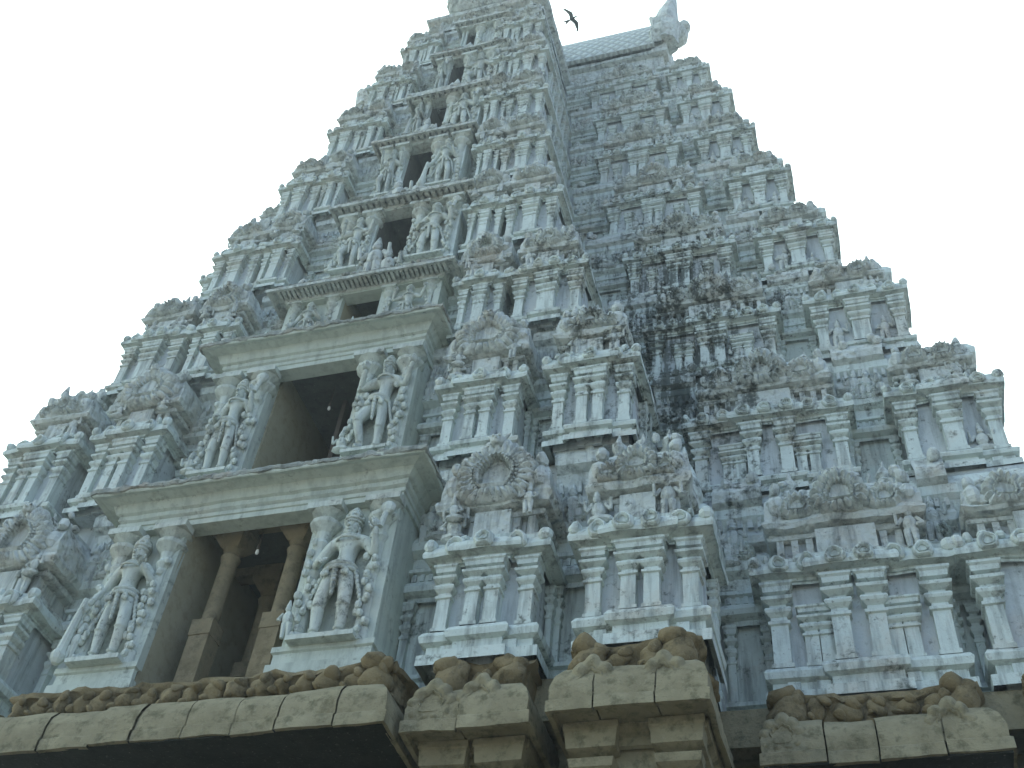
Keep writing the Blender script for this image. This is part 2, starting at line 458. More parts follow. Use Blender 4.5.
    if kind == 'A':
        Rr = .46*w if tier == 0 else .42*w
        am.kudu(c, yf-.16*k, zr+.40*H+.12*Rr, Rr, .26*k, amp=.55 if tier == 0 else .9, k=30 if tier == 0 else 20, seed=seed, arch=(tier % 2 == 0), nth=120, sx=1. if tier % 2 == 0 else 1.12)
        am.mask(c, yf-.30*k, zr+.40*H+1.12*Rr, .28*Rr)
        if tier < 3:      # bead row round the niche and scroll lobes on the rim
            for q in range(26):
                a = PI*(-.25+1.5*q/25); am.ball((c+.56*Rr*math.cos(a), yf-.36*k, zr+.40*H+.10*Rr+.60*Rr*math.sin(a)), (.045*Rr, .05*Rr, .045*Rr), 6, 4)
            for q in range(13):
                a = PI*(-.2+1.4*q/12); am.ball((c+.86*Rr*math.cos(a), yf-.30*k, zr+.40*H+.12*Rr+.88*Rr*math.sin(a)), (.11*Rr, .12*Rr, .11*Rr), 8, 5)
        for e in (-1, 1): am.figure(c+e*.40*w, yf-.25*k, zr-.06*h, .12*h, rg)
    elif kind == 'B':
        am.kudu(c, yf-.18*k, zr+.38*H, .27*w, .22*k, k=18, seed=seed, arch=False)
        am.mask(c, yf-.22*k, zr+.38*H+.30*w, .085*w)
        for e in (-1, 1): am.kudu(c+e*.36*w, yf-.17*k, zr+.30*H, .15*w, .17*k, k=11, seed=seed+1, arch=False)
    elif kind == 'C':
        am.kudu(c, yf-.18*k, zr+.45*H, .21*w, .26*k, k=18, seed=seed, arch=(tier % 2 == 1), nth=108)
        am.mask(c, yf-.24*k, zr+.45*H+.235*w, .06*w)
        for e in (-1, 1): am.kudu(c+e*.33*w, yf-.17*k, zr+.33*H, .125*w, .18*k, k=15, seed=seed+2, arch=False)
    else:
        am.kudu(c-.22*w, yf-.18*k, zr+.38*H, .19*w, .2*k, k=16, seed=seed, arch=False)
        am.kudu(c+.22*w, yf-.18*k, zr+.38*H, .19*w, .2*k, k=16, seed=seed+5, arch=False)
        am.mask(c, yf-.2*k, zr+.55*H, .06*w)
    tpart('arch', am.jit(.022*k, 3., .010, 9), CARVE, P, smooth=40)
    return P

def niche(x0, x1, yf, z0, h, seed):
    # small niche with two slim pilasters, moulded lintel and pediment in a recess
    rg = random.Random(seed); w = x1-x0; c = (x0+x1)/2; k = h/4.8
    if w < .12: return
    m = MB(); hw = min(w*.42, .55*k); pw = .12*k
    zb = z0+.10*h; zc = z0+.40*h
    m.sweep(U(c-hw, c+hw, yf-.14*k, yf+.1), [(.08*k, z0), (.08*k, z0+.04*h), (.0, z0+.05*h), (.0, z0+.08*h), (.07*k, z0+.085*h), (.07*k, zb), (-.1, zb)])
    for px in (c-hw, c+hw-pw): m.pilaster(px, px+pw, yf-.14*k, yf+.02, zb, zc)
    m.sweep(U(c-hw, c+hw, yf-.12*k, yf+.1), [(.0, zc), (.0, zc+.02*h), (.14*k, zc+.03*h), (.16*k, zc+.05*h), (.1*k, zc+.075*h), (.0, zc+.085*h), (0, zc+.12*h), (.07*k, zc+.125*h), (.07*k, zc+.14*h), (-.1, zc+.145*h)], step=.15)
    m.dentils(c-hw, c+hw, yf-.16*k, yf+.02, zc+.088*h, zc+.118*h, .14*k)
    m.sweep(U(c-hw*.55, c+hw*.55, yf-.1*k, yf+.1), [(0, zc+.14*h), (0, zc+.23*h), (.12*k, zc+.235*h), (.13*k, zc+.25*h), (.05*k, zc+.28*h), (-.1*k, zc+.31*h)], step=.15)
    m.kudu(c, yf-.16*k, zc+.30*h, min(hw*.6, .3*k), .14*k, k=11, seed=seed, arch=False)
    m.mask(c, yf-.12*k, zc+.30*h+min(hw*.75, .38*k), .12*k)
    m.jit(.015, 3, .008, 9)
    tpart('niche', m, WHITE)
    # upper frieze in the recess: mouldings right across
    f = MB()
    f.sweep([(x0-.02, yf), (x1+.02, yf)], [(0, z0+.62*h), (.1*k, z0+.63*h), (.1*k, z0+.66*h), (.04, z0+.67*h), (.04, z0+.72*h), (.22*k, z0+.74*h), (.25*k, z0+.77*h), (.14*k, z0+.80*h), (.14*k, z0+.86*h),
            (.2*k, z0+.90*h), (.36*k, z0+.92*h), (.40*k, z0+.96*h), (.3*k, z0+1.0*h), (.2*k, z0+1.04*h), (-.3, z0+1.05*h)], step=.12)
    f.dentils(x0, x1, yf-.22*k, yf+.02, z0+.81*h, z0+.86*h, .17*k)
    for i in range(max(1, int(w/(.35*k)))):
        f.figure(rg.uniform(x0+.1*w, x1-.1*w), yf-.22*k, z0+.62*h+rg.random()*.05*h, .18*h, rg)
    for i in range(max(1, int(w/(.3*k)))):
        f.ball((rg.uniform(x0, x1), yf-.3*k, z0+rg.uniform(.96, 1.08)*h), (.12*k, .1*k, .14*k), 7, 5)
    tpart('recess_frieze', f.jit(.03*k, 2.2, .02, 7), CARVE)

# ------------------------------------------------------------------ storeys
EAVE = [14.2, 19.5, 22.25, 26.25, 30.5, 33.95, 37.9, 41.15]      # lip level of each doorway eave
DBASE = [9.95, 15.0, 20.0, 22.9, 27.0, 31.1, 34.5, 38.5]
DTOP = [13.6, 18.85, 22.1, 26.1, 30.4, 34.0, 37.75, 41.0]
DXL = [-1.20, -1.15, -.36, -.18, -.22, -.18, -.08, 0.]
DXR = [1.45, 1.05, .66, .82, .64, .42, .44, .35]
DCX = [.2, .0, .2, .5, .35, .5, .53, .6]
DW = [2.8, 2.4, 2.05, 1.72, 1.35, 1.15, 1.1, .8]
DY = [14.1, 14.95, 15.5, 15.8, 16.3, 16.75, 17.25, 17.65]       # front plane of doorway bays
RD = [4.2, 4.0, 2.5, 2.5, 2., 1.5, 1.2, 1.]                     # room depth

for t in range(8):
    z0, z1 = ZT[t], ZT[t+1]; h = z1-z0
    k = h/4.8
    rb = YB[t]+(1.0-.07*t); rw = YW[t]+(.75-.03*t)
    bxr = B_[t][1]; bxl = -BL[t]
    sL = BL[t]/B_[t][1]
    # plans, right measured, left derived
    A, B, C, D = A_[t], B_[t], C_[t], D_[t]
    wl0 = BL[t]; wl1 = WL[t]; span = wl1-wl0; rs = D[1]-B[1]
    lf = lambda x: wl0+(x-B[1])*span/rs
    Al = tuple(a*sL for a in A); Bl = tuple(a*sL for a in B); Cl = tuple(lf(x) for x in C); Dl = tuple(lf(x) for x in D)
    # core walls with a hole for the doorway room
    core = MB()
    dl, dr = DXL[t], DXR[t]
    if t == 0: dr_room = 2.3
    else: dr_room = dr+.25
    dl_room = dl-.02
    yr = DY[t]+RD[t]
    dz0 = DBASE[t]; dz1 = DTOP[t]
    yfc = rb
    zt1 = z1+.02
    nr_ = B_[t+1][1] if t < 7 else B_[t][1]-.3
    nl_ = -BL[t+1] if t < 7 else -BL[t]+.3
    zm = z0+.70*h
    core.box(bxl+.12, dl_room-.02, yfc, YC-.4, z0, zm); core.box(max(nl_, bxl+.3), dl_room-.03, yfc+.02, YC-.41, zm-.01, zt1)
    core.box(dr_room+.02, bxr-.12, yfc, YC-.4, z0, zm); core.box(dr_room+.03, min(nr_, bxr-.3), yfc+.02, YC-.41, zm-.01, zt1)
    if t == 0: core.box(dl_room-.02, dr_room+.02, yfc, YC-.4, dz1+.64, zt1)
    core.box(dl_room-.02, dr_room+.02, yr+.06, YC-.4, z0, zt1)
    core.box(-WL[t]+.15, D[1]-.15, rw, 2*YC-rw, z0, zt1-.03) if yr+.05 < rw else None
    if yr+.05 >= rw:
        core.box(-WL[t]+.15, dl_room-.02, rw, 2*YC-rw, z0, zt1-.03)
        core.box(dr_room+.02, D[1]-.15, rw, 2*YC-rw, z0, zt1-.03)
        core.box(dl_room-.02, dr_room+.02, yr+.07, 2*YC-rw-.02, z0, zt1-.04)
    tpart('storey_wall', core, WALL)
    # moulded string courses along the recess walls of this storey and round the back
    sc = MB()
    ring = [(-WL[t]+.15, 2*YC-rw), (-WL[t]+.15, rw), (bxl, rw)]
    ring2 = [(bxr, rw), (D[1]-.15, rw), (D[1]-.15, 2*YC-rw)]
    bl_ = [(bxl+.12, rw), (bxl+.12, rb), (DCX[t]-DW[t], rb)]
    br_ = [(DCX[t]+DW[t], rb), (bxr-.12, rb), (bxr-.12, rw)]
    pr_ = [(.1*k, z0), (.1*k, z0+.05*h), (.02, z0+.06*h), (.02, z0+.55*h), (.08*k, z0+.56*h), (.08*k, z0+.6*h), (.24*k, z0+.62*h), (.26*k, z0+.65*h), (.12*k, z0+.70*h), (.04*k, z0+.71*h), (.04*k, z0+.76*h),
           (.1*k, z0+.77*h), (.1*k, z0+.80*h), (.16*k, z0+.84*h), (.24*k, z0+.86*h), (.24*k, z0+.90*h), (.1*k, z0+.96*h), (-.1*k, z0+1.0*h)]
    for pth in (ring, ring2): sc.sweep(pth, pr_, step=.2)
    pside = pr_[:10]+[(.06*k, z0+.70*h), (-.9, z0+.705*h)]
    for pth in (bl_, br_): sc.sweep(pth, pside, step=.2)
    # small corner domes standing on the side ledge of the central block
    for (sx, e) in ((bxr-.12, 1), (bxl+.12, -1)):
        q = .26*k; y = rb+.3
        while y < rw-.1:
            sc.lathe(sx-e*q*.9, y, [(q*.95, z0+.69*h), (q*.8, z0+.77*h), (q*1.1, z0+.79*h), (q*1.15, z0+.82*h), (q*.9, z0+.88*h), (q*.5, z0+.95*h), (q*.2, z0+.98*h), (q*.25, z0+1.01*h), (.02, z0+1.06*h)], 8, rot=PI/8)
            y += q*2.3
    # back of the tower
    sc.sweep([(D[1]-.15, 2*YC-rw), (-WL[t]+.15, 2*YC-rw)], pr_, step=1.)
    tpart('string_course', sc.jit(.02, 1.7, .012, 6), WHITE)
    # side faces of the central block: flat return with two pilasters each
    for (sx, e) in ((bxr-.12, 1), (bxl+.12, -1)):
        y = rb+.25
        while y < rw-.3:
            REST.join(MB().pilaster(min(sx, sx+e*.12), max(sx, sx+e*.12), y, y+.2*k, z0+.06*h, z0+.55*h)); y += .6*k
    vis = lambda right, kk: (t == 0) or (t == 1) or (t == 2 and right)
    sd = t*20
    # central block aedicules
    shrine(A[0], A[1], YB[t], rb, z0, h, 'A', t, vis(True, 'A'), sd+1)
    shrine(B[0], B[1], YB[t], rb+.3, z0, h, 'B', t, vis(True, 'B'), sd+2)
    shrine(-Al[1], -Al[0], YB[t], rb, z0, h, 'A', t, vis(False, 'A'), sd+3)
    shrine(-Bl[1], -Bl[0], YB[t], rb+.3, z0, h, 'B', t, t == 1, sd+4)
    # wings
    shrine(C[0], C[1], YW[t], rw, z0, h, 'C', t, vis(True, 'C'), sd+5)
    shrine(D[0], D[1], YW[t]-.02, rw+.3, z0, h, 'D', t, vis(True, 'D'), sd+6)
    shrine(-Cl[1], -Cl[0], YW[t], rw, z0, h, 'C', t, False, sd+7)
    shrine(-Dl[1], -Dl[0], YW[t]-.02, rw+.3, z0, h, 'D', t, t == 1, sd+8)
    # niches in the recesses
    niche(A[1], B[0], rb, z0, h, sd+9); niche(-Bl[0], -Al[1], rb, z0, h, sd+10)
    niche(DCX[t]+DW[t]+.05, A[0], rb, z0, h, sd+11); niche(-Al[0], DCX[t]-DW[t]-.05, rb, z0, h, sd+12)
    niche(B[1], C[0], rw, z0, h, sd+13); niche(C[1], D[0], rw, z0, h, sd+14)
    niche(-Cl[0], -Bl[1], rw, z0, h, sd+15); niche(-Dl[0], -Cl[1], rw, z0, h, sd+16)
o = tpart('pilaster', REST, WHITE); tag(o, kind='stuff')

# ------------------------------------------------------------------ doorways
PIERS = []
for t in range(8):
    dl, dr = DXL[t], DXR[t]; y = DY[t]; b = DBASE[t]; top = DTOP[t]; ev = EAVE[t]
    hw = DW[t]; cx = DCX[t]
    xl, xr = cx-hw, cx+hw
    if t == 0: xl, xr = -2.65, 3.1
    P = tempty('doorway')
    rb = YB[t]+(1.0-.07*t)
    back = rb+.3
    k = (top-b)/3.6
    # piers
    for (x0, x1) in ((xl, dl), (dr, xr)):
        m = MB()
        ins = .05 if x1 == dl else 0
        m.box(x0+.04, x1-ins, y+.12, back, b, top)
        ph = .62*k
        inner = x1 == dl
        path = [(x0, back), (x0, y), (x1, y), (x1, y+.05)] if inner else [(x0, y+.8), (x0, y), (x1, y), (x1, back)]
        m.sweep(path, [(.10, b), (.10, b+.45*ph), (.04, b+.5*ph), (.04, b+.8*ph), (.08, b+.84*ph), (.08, b+ph), (-.14, b+ph)], step=.3)
        # slim frame strips of the sunken panel
        fw = min(.16, .12*(x1-x0))
        m.box(x0+.03, x0+.03+fw, y+.02, y+.2, b+ph-.02, top)
        m.box(x1-fw-.001, x1+.002, y+.02, y+.2, b+ph-.02, top)
        tpart('pier', m.jit(.008, 2), PLAIN if t < 3 else WHITE, P)
        # colonnettes with lotus capitals each side of the statue
        w = x1-x0; r = min(.15*k, w*.13)
        for cxx in (x0+w*.16, x1-w*.16):
            cm = MB()
            z0 = b+ph; H = top-z0
            cm.lathe(cxx, y+.06, [(r*1.1, z0), (r*1.1, z0+.08*H), (r*.8, z0+.1*H), (r*.75, z0+.45*H), (r*1.05, z0+.5*H), (r*.8, z0+.54*H), (r*.75, z0+.68*H), (r*1.1, z0+.72*H), (r*.8, z0+.75*H),
                     (r*1.0, z0+.8*H), (r*1.9, z0+.85*H), (r*2.0, z0+.87*H), (r*1.0, z0+.89*H), (r*1.1, z0+.91*H), (r*2.1, z0+.95*H)], 12)
            cm.box(cxx-r*2.2, cxx+r*2.2, y-.22*k, y+.1, z0+.955*H, top-.004)
            for q in range(9):       # carved tendrils on the shaft
                cm.ball((cxx+random.uniform(-r, r), y+.06-r*.8, z0+(.12+.08*q)*H*.95), (r*.5, r*.45, r*.6), 6, 4)
            tpart('colonnette', cm.jit(.01, 5), STAT, P)
        PIERS.append((t, x0, x1, y, b+ph, top))
    # lintel and eave
    m = MB()
    m.box(xl+.02, xr-.02, y+.03, y+.30, top, ev+.3); m.box(xl+.03, xr-.03, y+.28, back, top+.62, ev+.31 if ev+.31 > top+.7 else top+.75)
    step = .13*k
    m.sweep([(xl, back), (xl, y), (xr, y), (xr, back)], [(-.05, top), (.05, top), (.05, top+.20*(ev-top)), (.08, top+.22*(ev-top)), (.08, top+.36*(ev-top)), (-.1, top+.37*(ev-top))], step=.3)
    tpart('lintel', m.jit(.006, 2), PLAIN if t < 3 else WHITE, P)
    e = MB(); pj = [.55, .55, .45, .38, .34, .32, .3, .28][t]; th = [.13, .12, .16, .2, .18, .17, .15, .14][t]
    z_ = top+.40*(.62 if t < 2 else .1)
    if t < 2:
        prof = [(.04, z_), (.10, z_+.05), (.10, z_+.15), (.16, z_+.18), (.24, ev-.02), (pj-.12, ev+.02), (pj-.02, ev-.01), (pj, ev+.01), (pj+.01, ev+th*.6), (pj-.04, ev+th), (pj-.35, ev+th+.06), (-.6, ev+th+.12)]
    else:
        prof = [(.03, z_), (.08, z_+.05), (.12, z_+.22), (.3, z_+.20), (pj-.08, ev+.0), (pj, ev-.02), (pj+.02, ev+.05), (pj-.06, ev+th), (pj-.25, ev+th+.14), (-.5, ev+th+.2)]
    path = [(xl, back+.6), (xl, y), (xr, y), (xr, back+.6)]
    e.sweep(path, prof, step=.12)
    if t >= 2:
        sp = .21*k if t < 5 else .2
        e.dentils(xl-.2, xr+.2, y-pj+.06, y-.05, ev-.02, ev+.10, sp, .62)
    # rough broken top edge with plaster lumps
    rg = random.Random(t+50)
    if t < 2: ec = MB().sweep([(xl-pj, back+.5), (xl-pj, y-pj), (xr+pj, y-pj), (xr+pj, back+.5)], [(-.01, ev+.02), (.03, ev+.03), (.04, ev+.09), (.02, ev+th), (-.03, ev+th+.06), (-.3, ev+th+.10)], step=.06).jit(.035, 3.5, .02, 12)
    else: ec = MB().sweep([(xl-pj*.5, y-pj+.1), (xr+pj*.5, y-pj+.1)], [(-.05, ev+th-.02), (.05, ev+th-.03), (.04, ev+th+.04), (-.1, ev+th+.05)], step=.1)
    n = int((xr-xl)/(.07*max(.8, k)))+6
    for i in range(n):
        bx = xl-pj*.7+(xr-xl+1.4*pj)*(i+rg.random()*.8)/n
        s_ = rg.uniform(.03, .085)*max(.7, k)
        ec.ball((bx, y-pj+rg.uniform(.03, .25), ev+th+rg.uniform(-.03, .05)), (s_*1.5, s_*1.1, s_), 7, 4)
    if t >= 1:
        for i in range(int((xr-xl)/(.55*k))+1):
            e.figure(xl+(xr-xl)*(i+.3+.4*rg.random())/(int((xr-xl)/(.55*k))+1), y-pj*.3, ev+th-.02, .5*k, rg)
    e.jit(.02, 1.6, .014, 7)
    tpart('crust', ec.jit(.03, 4, .02, 11), CRUST, P)
    tpart('eave', e, PLAIN if t < 2 else CARVE, P)
    # room behind the opening
    yr = y+RD[t]
    rl, rr = dl-.015, (2.3 if t == 0 else dr+.25)
    m = MB()
    jm = MB().box(dl-.06, dl+.001, y+(.12 if t != 1 else .42), yr-.01 if t < 2 else back, b, top+.55)
    tpart('jamb', jm, TAN if t < 3 else ROOMSHADE, P)  # upper jambs take the dark colour that imitates room shade
    m.box(rl-.2, rl-.003, back-.06, yr, b-.05, top+.6)                # left wall
    m.box(rr, rr+.2, back-.2, yr, b-.05, top+.6)
    m.box(rl-.2, rr+.2, yr, yr+.05, b-.05, top+.6)
    m.box(rl-.19, rr+.19, y+.15, yr, b-.25, b-.001)
    m.box(rl-.19, rr+.19, y+.3, yr, top+.50, top+.61)
    tpart('room', m, ROOMSHADE, P)
    if t == 0:
        # square-footed round stone pillars with bracket capitals
        for (px, py, s_) in ((-.58, 14.85, 1.), (.80, 14.85, 1.), (-.42, 16.2, .95), (.98, 16.2, .95)):
            m = MB(); w = .195*s_; H = top+.42-b
            m.box(px-w, px+w, py-w, py+w, b, b+.38*H)
            m.box(px-w*1.08, px+w*1.08, py-w*1.08, py+w*1.08, b+.38*H, b+.46*H)
            r = .16*s_
            m.lathe(px, py, [(r*1.1, b+.46*H), (r, b+.48*H), (r*.97, b+.80*H), (r*1.25, b+.83*H), (r*.95, b+.85*H), (r*1.3, b+.88*H)], 14)
            m.sweep([(px-r, py+r), (px-r, py-r), (px+r, py-r), (px+r, py+r)], [(0, b+.87*H), (.14, b+.92*H), (.16, b+.955*H), (.16, b+H), (-.1, b+H)], closed=True, step=9)
            m.box(px-.36, px+.36, py-.15, py+.15, b+.955*H, b+H)
            tpart('pillar', m.jit(.012, 2.2), PIL, P, smooth=35)
        m = MB(); m.box(rl, rr, 14.7, 15.0, top+.42, top+.52); m.box(rl, rr, 16.0, 16.3, top+.30, top+.50)
        tpart('beam', m, PIL, P)
    if t >= 3:      # small figures and beasts on the sill in front of the opening
        rg = random.Random(t+90)
        for q in (.28, .78):
            tpart('relief_figure', MB().figure(dl+(dr-dl)*q, y-.10, b-.05, (top-b)*rg.uniform(.38, .5), rg).jit(.015, 5), CARVE, P, smooth=60)
    if t == 1:
        m = MB(); m.box(.05, .15, y+1.2, yr, b, top+.1); m.box(.2, dr+.2, yr-.4, yr-.35, b, top-.7)
        tpart('timber_screen', m, DARKWOOD, P)

# ------------------------------------------------------------------ top: neck, barrel vault, end gables, central gable
z = ZT[8]; yw = YW[8]
m = MB(); HL = 6.3
m.box(-HL-.1, HL+.1, yw+.9, 2*YC-yw-.9, z, z+3.8)
m.sweep([(-HL-.3, YC), (-HL-.3, yw+.75), (HL+.3, yw+.75), (HL+.3, YC)], [(.3, z), (.3, z+.2), (.1, z+.25), (.1, z+.9), (.3, z+.95), (.36, z+1.1), (.1, z+1.25), (0, z+1.3), (0, z+2.9), (.2, z+2.95), (.2, z+3.15), (-.3, z+3.15)], step=.2)
rg = random.Random(4)
for i in range(16): m.figure(-HL+.4+i*(2*HL-.8)/15, yw+.55, z+.95, 1.0, rg)
tpart('roof_neck', m.jit(.03, 1.6, .02, 6), CARVE)
m = MB(); L = []
n = 22; zb = z+3.3; rd = YC-(yw+.35); rh = 3.95
sec = [(yw+.45, zb-.06), (yw+.30, zb-.02), (yw+.30, zb+.22), (yw+.42, zb+.3)]
for i in range(n+1):
    a = PI*i/n
    sec.append((YC-(rd-.15)*math.cos(a)*(1+.04*math.sin(2*a)), zb+.3+rh*math.sin(a)**.82))
sec += [(2*YC-s_[0], s_[1]) for s_ in sec[3::-1]]
nx = 40; b0 = 0
for i in range(nx+1):
    x = -HL+2*HL*i/nx
    for (yy, zz) in sec: m.v.append((x, yy, zz))
ls = len(sec)
for i in range(nx):
    for j in range(ls-1): m.f.append((i*ls+j, (i+1)*ls+j, (i+1)*ls+j+1, i*ls+j+1))
m.f.append(tuple(range(ls))); m.f.append(tuple(nx*ls+j for j in range(ls))[::-1])
tpart('roof_vault', m, ROOF, smooth=50)
for e in (-1, 1):
    m = MB(); xe = e*HL
    x0, x1 = (xe-.05, xe+.32) if e > 0 else (xe-.4, xe+.1)
    # flame edged end gable: scaled ring of the vault section with spikes and a tall crest
    nn = 44; ring = []
    hh = rh if e > 0 else rh*.80
    for i in range(nn+1):
        a = PI*i/nn
        sp = 1+.10*abs(math.sin(i*PI/2*1.0))+.03*math.sin(i*1.3)
        cr = .2*math.exp(-((a-PI/2)/.16)**2)
        ring.append((YC-(rd+.05)*math.cos(a)*sp, zb+.1+hh*math.sin(a)**.8*sp+cr))
    vv = []
    for x in (x0, x1):
        for (yy, zz) in ring: vv.append((x, yy, zz))
    q = len(ring); m.v += vv
    for i in range(q-1): m.f.append((i, q+i, q+i+1, i+1))
    m.f.append(tuple(range(q))[::-1]); m.f.append(tuple(q+i for i in range(q)))
    # side tusk scrolls on the gable
    m.cone((xe+e*.5, yw+.6, zb+.3), (xe+e*.9, yw+.5, zb+1.5), .5, .25, 8)
    m.ball((xe+e*.85, yw+.55, zb+1.6), (.3, .35, .36))
    m.cone((xe+e*.2, yw+.9, zb+2.0), (xe-e*.25, yw+.9, zb+3.6), .35, .1, 8)
    m.ball((xe+e*.4, yw+.6, zb+1.1), (.7, .6, .8))
    if e > 0:
        m.box(HL-.15, HL+.5, yw+.5, YC, z+2.9, zb+.35)
        m.cone((6.6, 22.5, zb+1.2), (6.75, 22.9, zb+4.6), .72, .46, 12); m.cone((6.75, 22.9, zb+4.5), (7.05, 23.3, zb+7.6), .45, .07, 12)
        m.ball((7.2, 22.7, zb+1.8), (.45, .5, .6)); m.ball((7.5, 22.6, zb+2.3), (.28, .3, .4))
    tpart('end_gable', m.jit(.05, 1.5, .03, 5), CARVE)
# central gable block above the eighth tier
m = MB(); yb = YB[8]
m.box(-1.75, 2.55, yb+.2, yw+1.5, z, z+1.6)
m.box(-1.3, 2.15, yb+.3, YC-.5, z+1.5, z+3.6)
m.sweep([(-1.8, yw+1.), (-1.8, yb), (2.6, yb), (2.6, yw+1.)], [(.2, z), (.2, z+.2), (0, z+.25), (0, z+1.0), (.25, z+1.1), (.3, z+1.25), (.1, z+1.5), (-.1, z+1.6), (-.45, z+1.65)], step=.15)
for i in range(6): m.figure(-1.5+i*.75, yb-.1, z+.2, .85, rg)
m.jit(.03, 1.6, .02, 6)
m.kudu(.35, yb+.05, z+3.2, 1.75, .5, k=26, seed=3, nth=96)
m.mask(.35, yb+.0, z+5.3, .5)
m2 = MB()
# barrel running back from the gable to the main vault
rr = []
for i in range(17):
    a = PI*i/16; rr.append((.35-1.55*math.cos(a), z+2.2+2.3*math.sin(a)))
b0 = len(m.v)
for yy in (yb+.1, YC-.3):
    for (xx, zz) in rr: m.v.append((xx, yy, zz))
for i in range(16): m.f.append((b0+i, b0+i+1, b0+17+i+1, b0+17+i))
tpart('central_gable', m, CARVE)

# ------------------------------------------------------------------ stone base
base = empty('stone_base', None, 'massive brown granite base storey with rounded cornice below the whitewashed tower', 'stone base', loc=(0,14,-1.6))
BINV = Matrix.Translation((0,-14,1.6))
def bpart(name, mb, mat, smooth=None, kind=None):
    o = build(name, mb, mat, base, smooth); o.matrix_parent_inverse = BINV
    return o
SEC = [(-3.35, 4.02, 13.2, 0), (4.1, 6.03, 13.5, 1), (6.3, 8.58, 13.3, 2), (8.95, 12.35, 15.05, 3), (12.5, 15.6, 15.05, 4), (-5.86, -3.45, 13.5, 5), (-8.5, -6.25, 13.3, 6), (-12.7, -8.9, 15.05, 7)]
LIPZ = 8.57
rg = random.Random(11)
for (x0, x1, yl, idx) in SEC:
    yb = yl+2.2 if yl < 14 else yl+1.6
    # kapota slabs with open joints
    m = MB()
    prof = [(-.45, LIPZ+.02), (-.10, LIPZ+.02), (-.08, LIPZ-.06), (0, LIPZ-.06), (0, LIPZ+.12), (-.04, LIPZ+.15), (-.03, LIPZ+.34), (-.09, LIPZ+.54), (-.20, LIPZ+.69), (-.40, LIPZ+.77), (-.9, LIPZ+.79)]
    xs = [x0]; nj = max(2, int(round((x1-x0)/(.78 if idx == 0 else .9))))
    for i in range(1, nj): xs.append(x0+(x1-x0)*i/nj+rg.uniform(-.12, .12))
    xs.append(x1)
    for i in range(nj):
        a, b = xs[i]+.012, xs[i+1]-.012
        s_ = MB(); dz = rg.uniform(-.02, .02); dy = rg.uniform(-.02, .02)
        pth = [(a, yl+dy), (b, yl+dy)]
        if i == 0: pth = [(a, yb), (a, yl+dy)]+pth[1:]
        if i == nj-1: pth = pth+[(b, yb)]
        s_.sweep(pth, [(o, z+dz) for (o, z) in prof], step=.12)
        s_.box(a+.12*(i == 0), b-.12*(i == nj-1), yl+.14, yl+.9, LIPZ+.03, LIPZ+.55)
        m.join(s_)
    if idx in (1, 2):     # carved arch medallions
        for q in ((.28, .72) if idx == 2 else (.22, .6)):
            m.kudu(x0+(x1-x0)*q, yl+.12, LIPZ+.40, .36, .08, k=9, seed=idx, arch=False, nth=64)
    if idx == 3: m.kudu(x0+.35, yl+.12, LIPZ+.42, .32, .09, k=9, seed=idx, arch=False); m.kudu(x1-.75, yl+.12, LIPZ+.42, .35, .09, k=9, seed=idx, arch=False)
    m.jit(.03, 1.4, .012, 6)
    bpart('cornice', m, GRAN, smooth=50)
    if idx in (0, 3, 4, 7): bpart('shade_soffit', MB().box(x0+.06, x1-.06, yl+.05, yb, LIPZ-.075, LIPZ-.02), BLACK)  # dark sheet added under the lip, painting its shade
    # carved frieze of beasts above it
    f = MB(); yf = yl+.55; x0f, x1f = x0+.28, x1-.28
    FT = 9.93
    f.box(x0f, x1f, yf+.1, yb+.3, LIPZ+.72, FT)
    f.sweep(U(x0f, x1f, yf+.08, yb), [(.05, LIPZ+.74), (.05, LIPZ+.84), (0, LIPZ+.88), (0, LIPZ+1.20), (.09, LIPZ+1.24), (.09, FT-.03), (-.1, FT)], step=.12)
    nl = max(3, int((x1f-x0f)/.40))
    for i in range(nl):
        bx = x0f+(i+.5)*(x1f-x0f)/nl
        big = i in (0, nl-1) and idx > 0
        s_ = .26 if big else rg.uniform(.15, .20)
        f.ball((bx+rg.uniform(-.04, .04), yf+(-.02 if big else .03), LIPZ+1.04), (s_*.95, s_*.8, s_), 14, 9)
        f.ball((bx+.1, yf-.08, LIPZ+1.14), (s_*.5, s_*.5, s_*.5), 10, 7)
        f.ball((bx-.12, yf-.04, LIPZ+.94), (s_*.45, s_*.4, s_*.35), 10, 7)
        if big or (idx == 0 and i == nl-1): f.ball((bx-.08, yf-.04, FT-.06), (.21, .18, .15), 12, 8); f.ball((bx+.12, yf-.06, FT-.12), (.13, .12, .11), 12, 8); f.ball((bx-.05, yf+.02, LIPZ+.98), (.3, .2, .24), 12, 8)
    f.jit(.08, 2.0, .06, 5)
    bpart('carved_frieze', f, FRZ, smooth=70)
    # wall with brackets and pilasters below the cornice
    w = MB(); yw_ = yl+.75+(1.3 if idx == 0 else 0)
    if idx == 0:
        w.box(x0+.35, -2.2, yw_, yb+1.2, -1.6, LIPZ+.05); w.box(2.4, x1-.35, yw_, yb+1.2, -1.6, LIPZ+.05)
        w.box(-2.2, 2.4, yw_+.01, yb+1.2, 7.0, LIPZ+.05); w.box(x0+.4, x1-.4, yl+.4, yb+1.1, LIPZ+.06, LIPZ+.7)
    else: w.box(x0+.35, x1-.35, yw_, yb+1.2, -1.6, LIPZ+.05)
    n = max(2, int(round((x1-x0)/.95)))
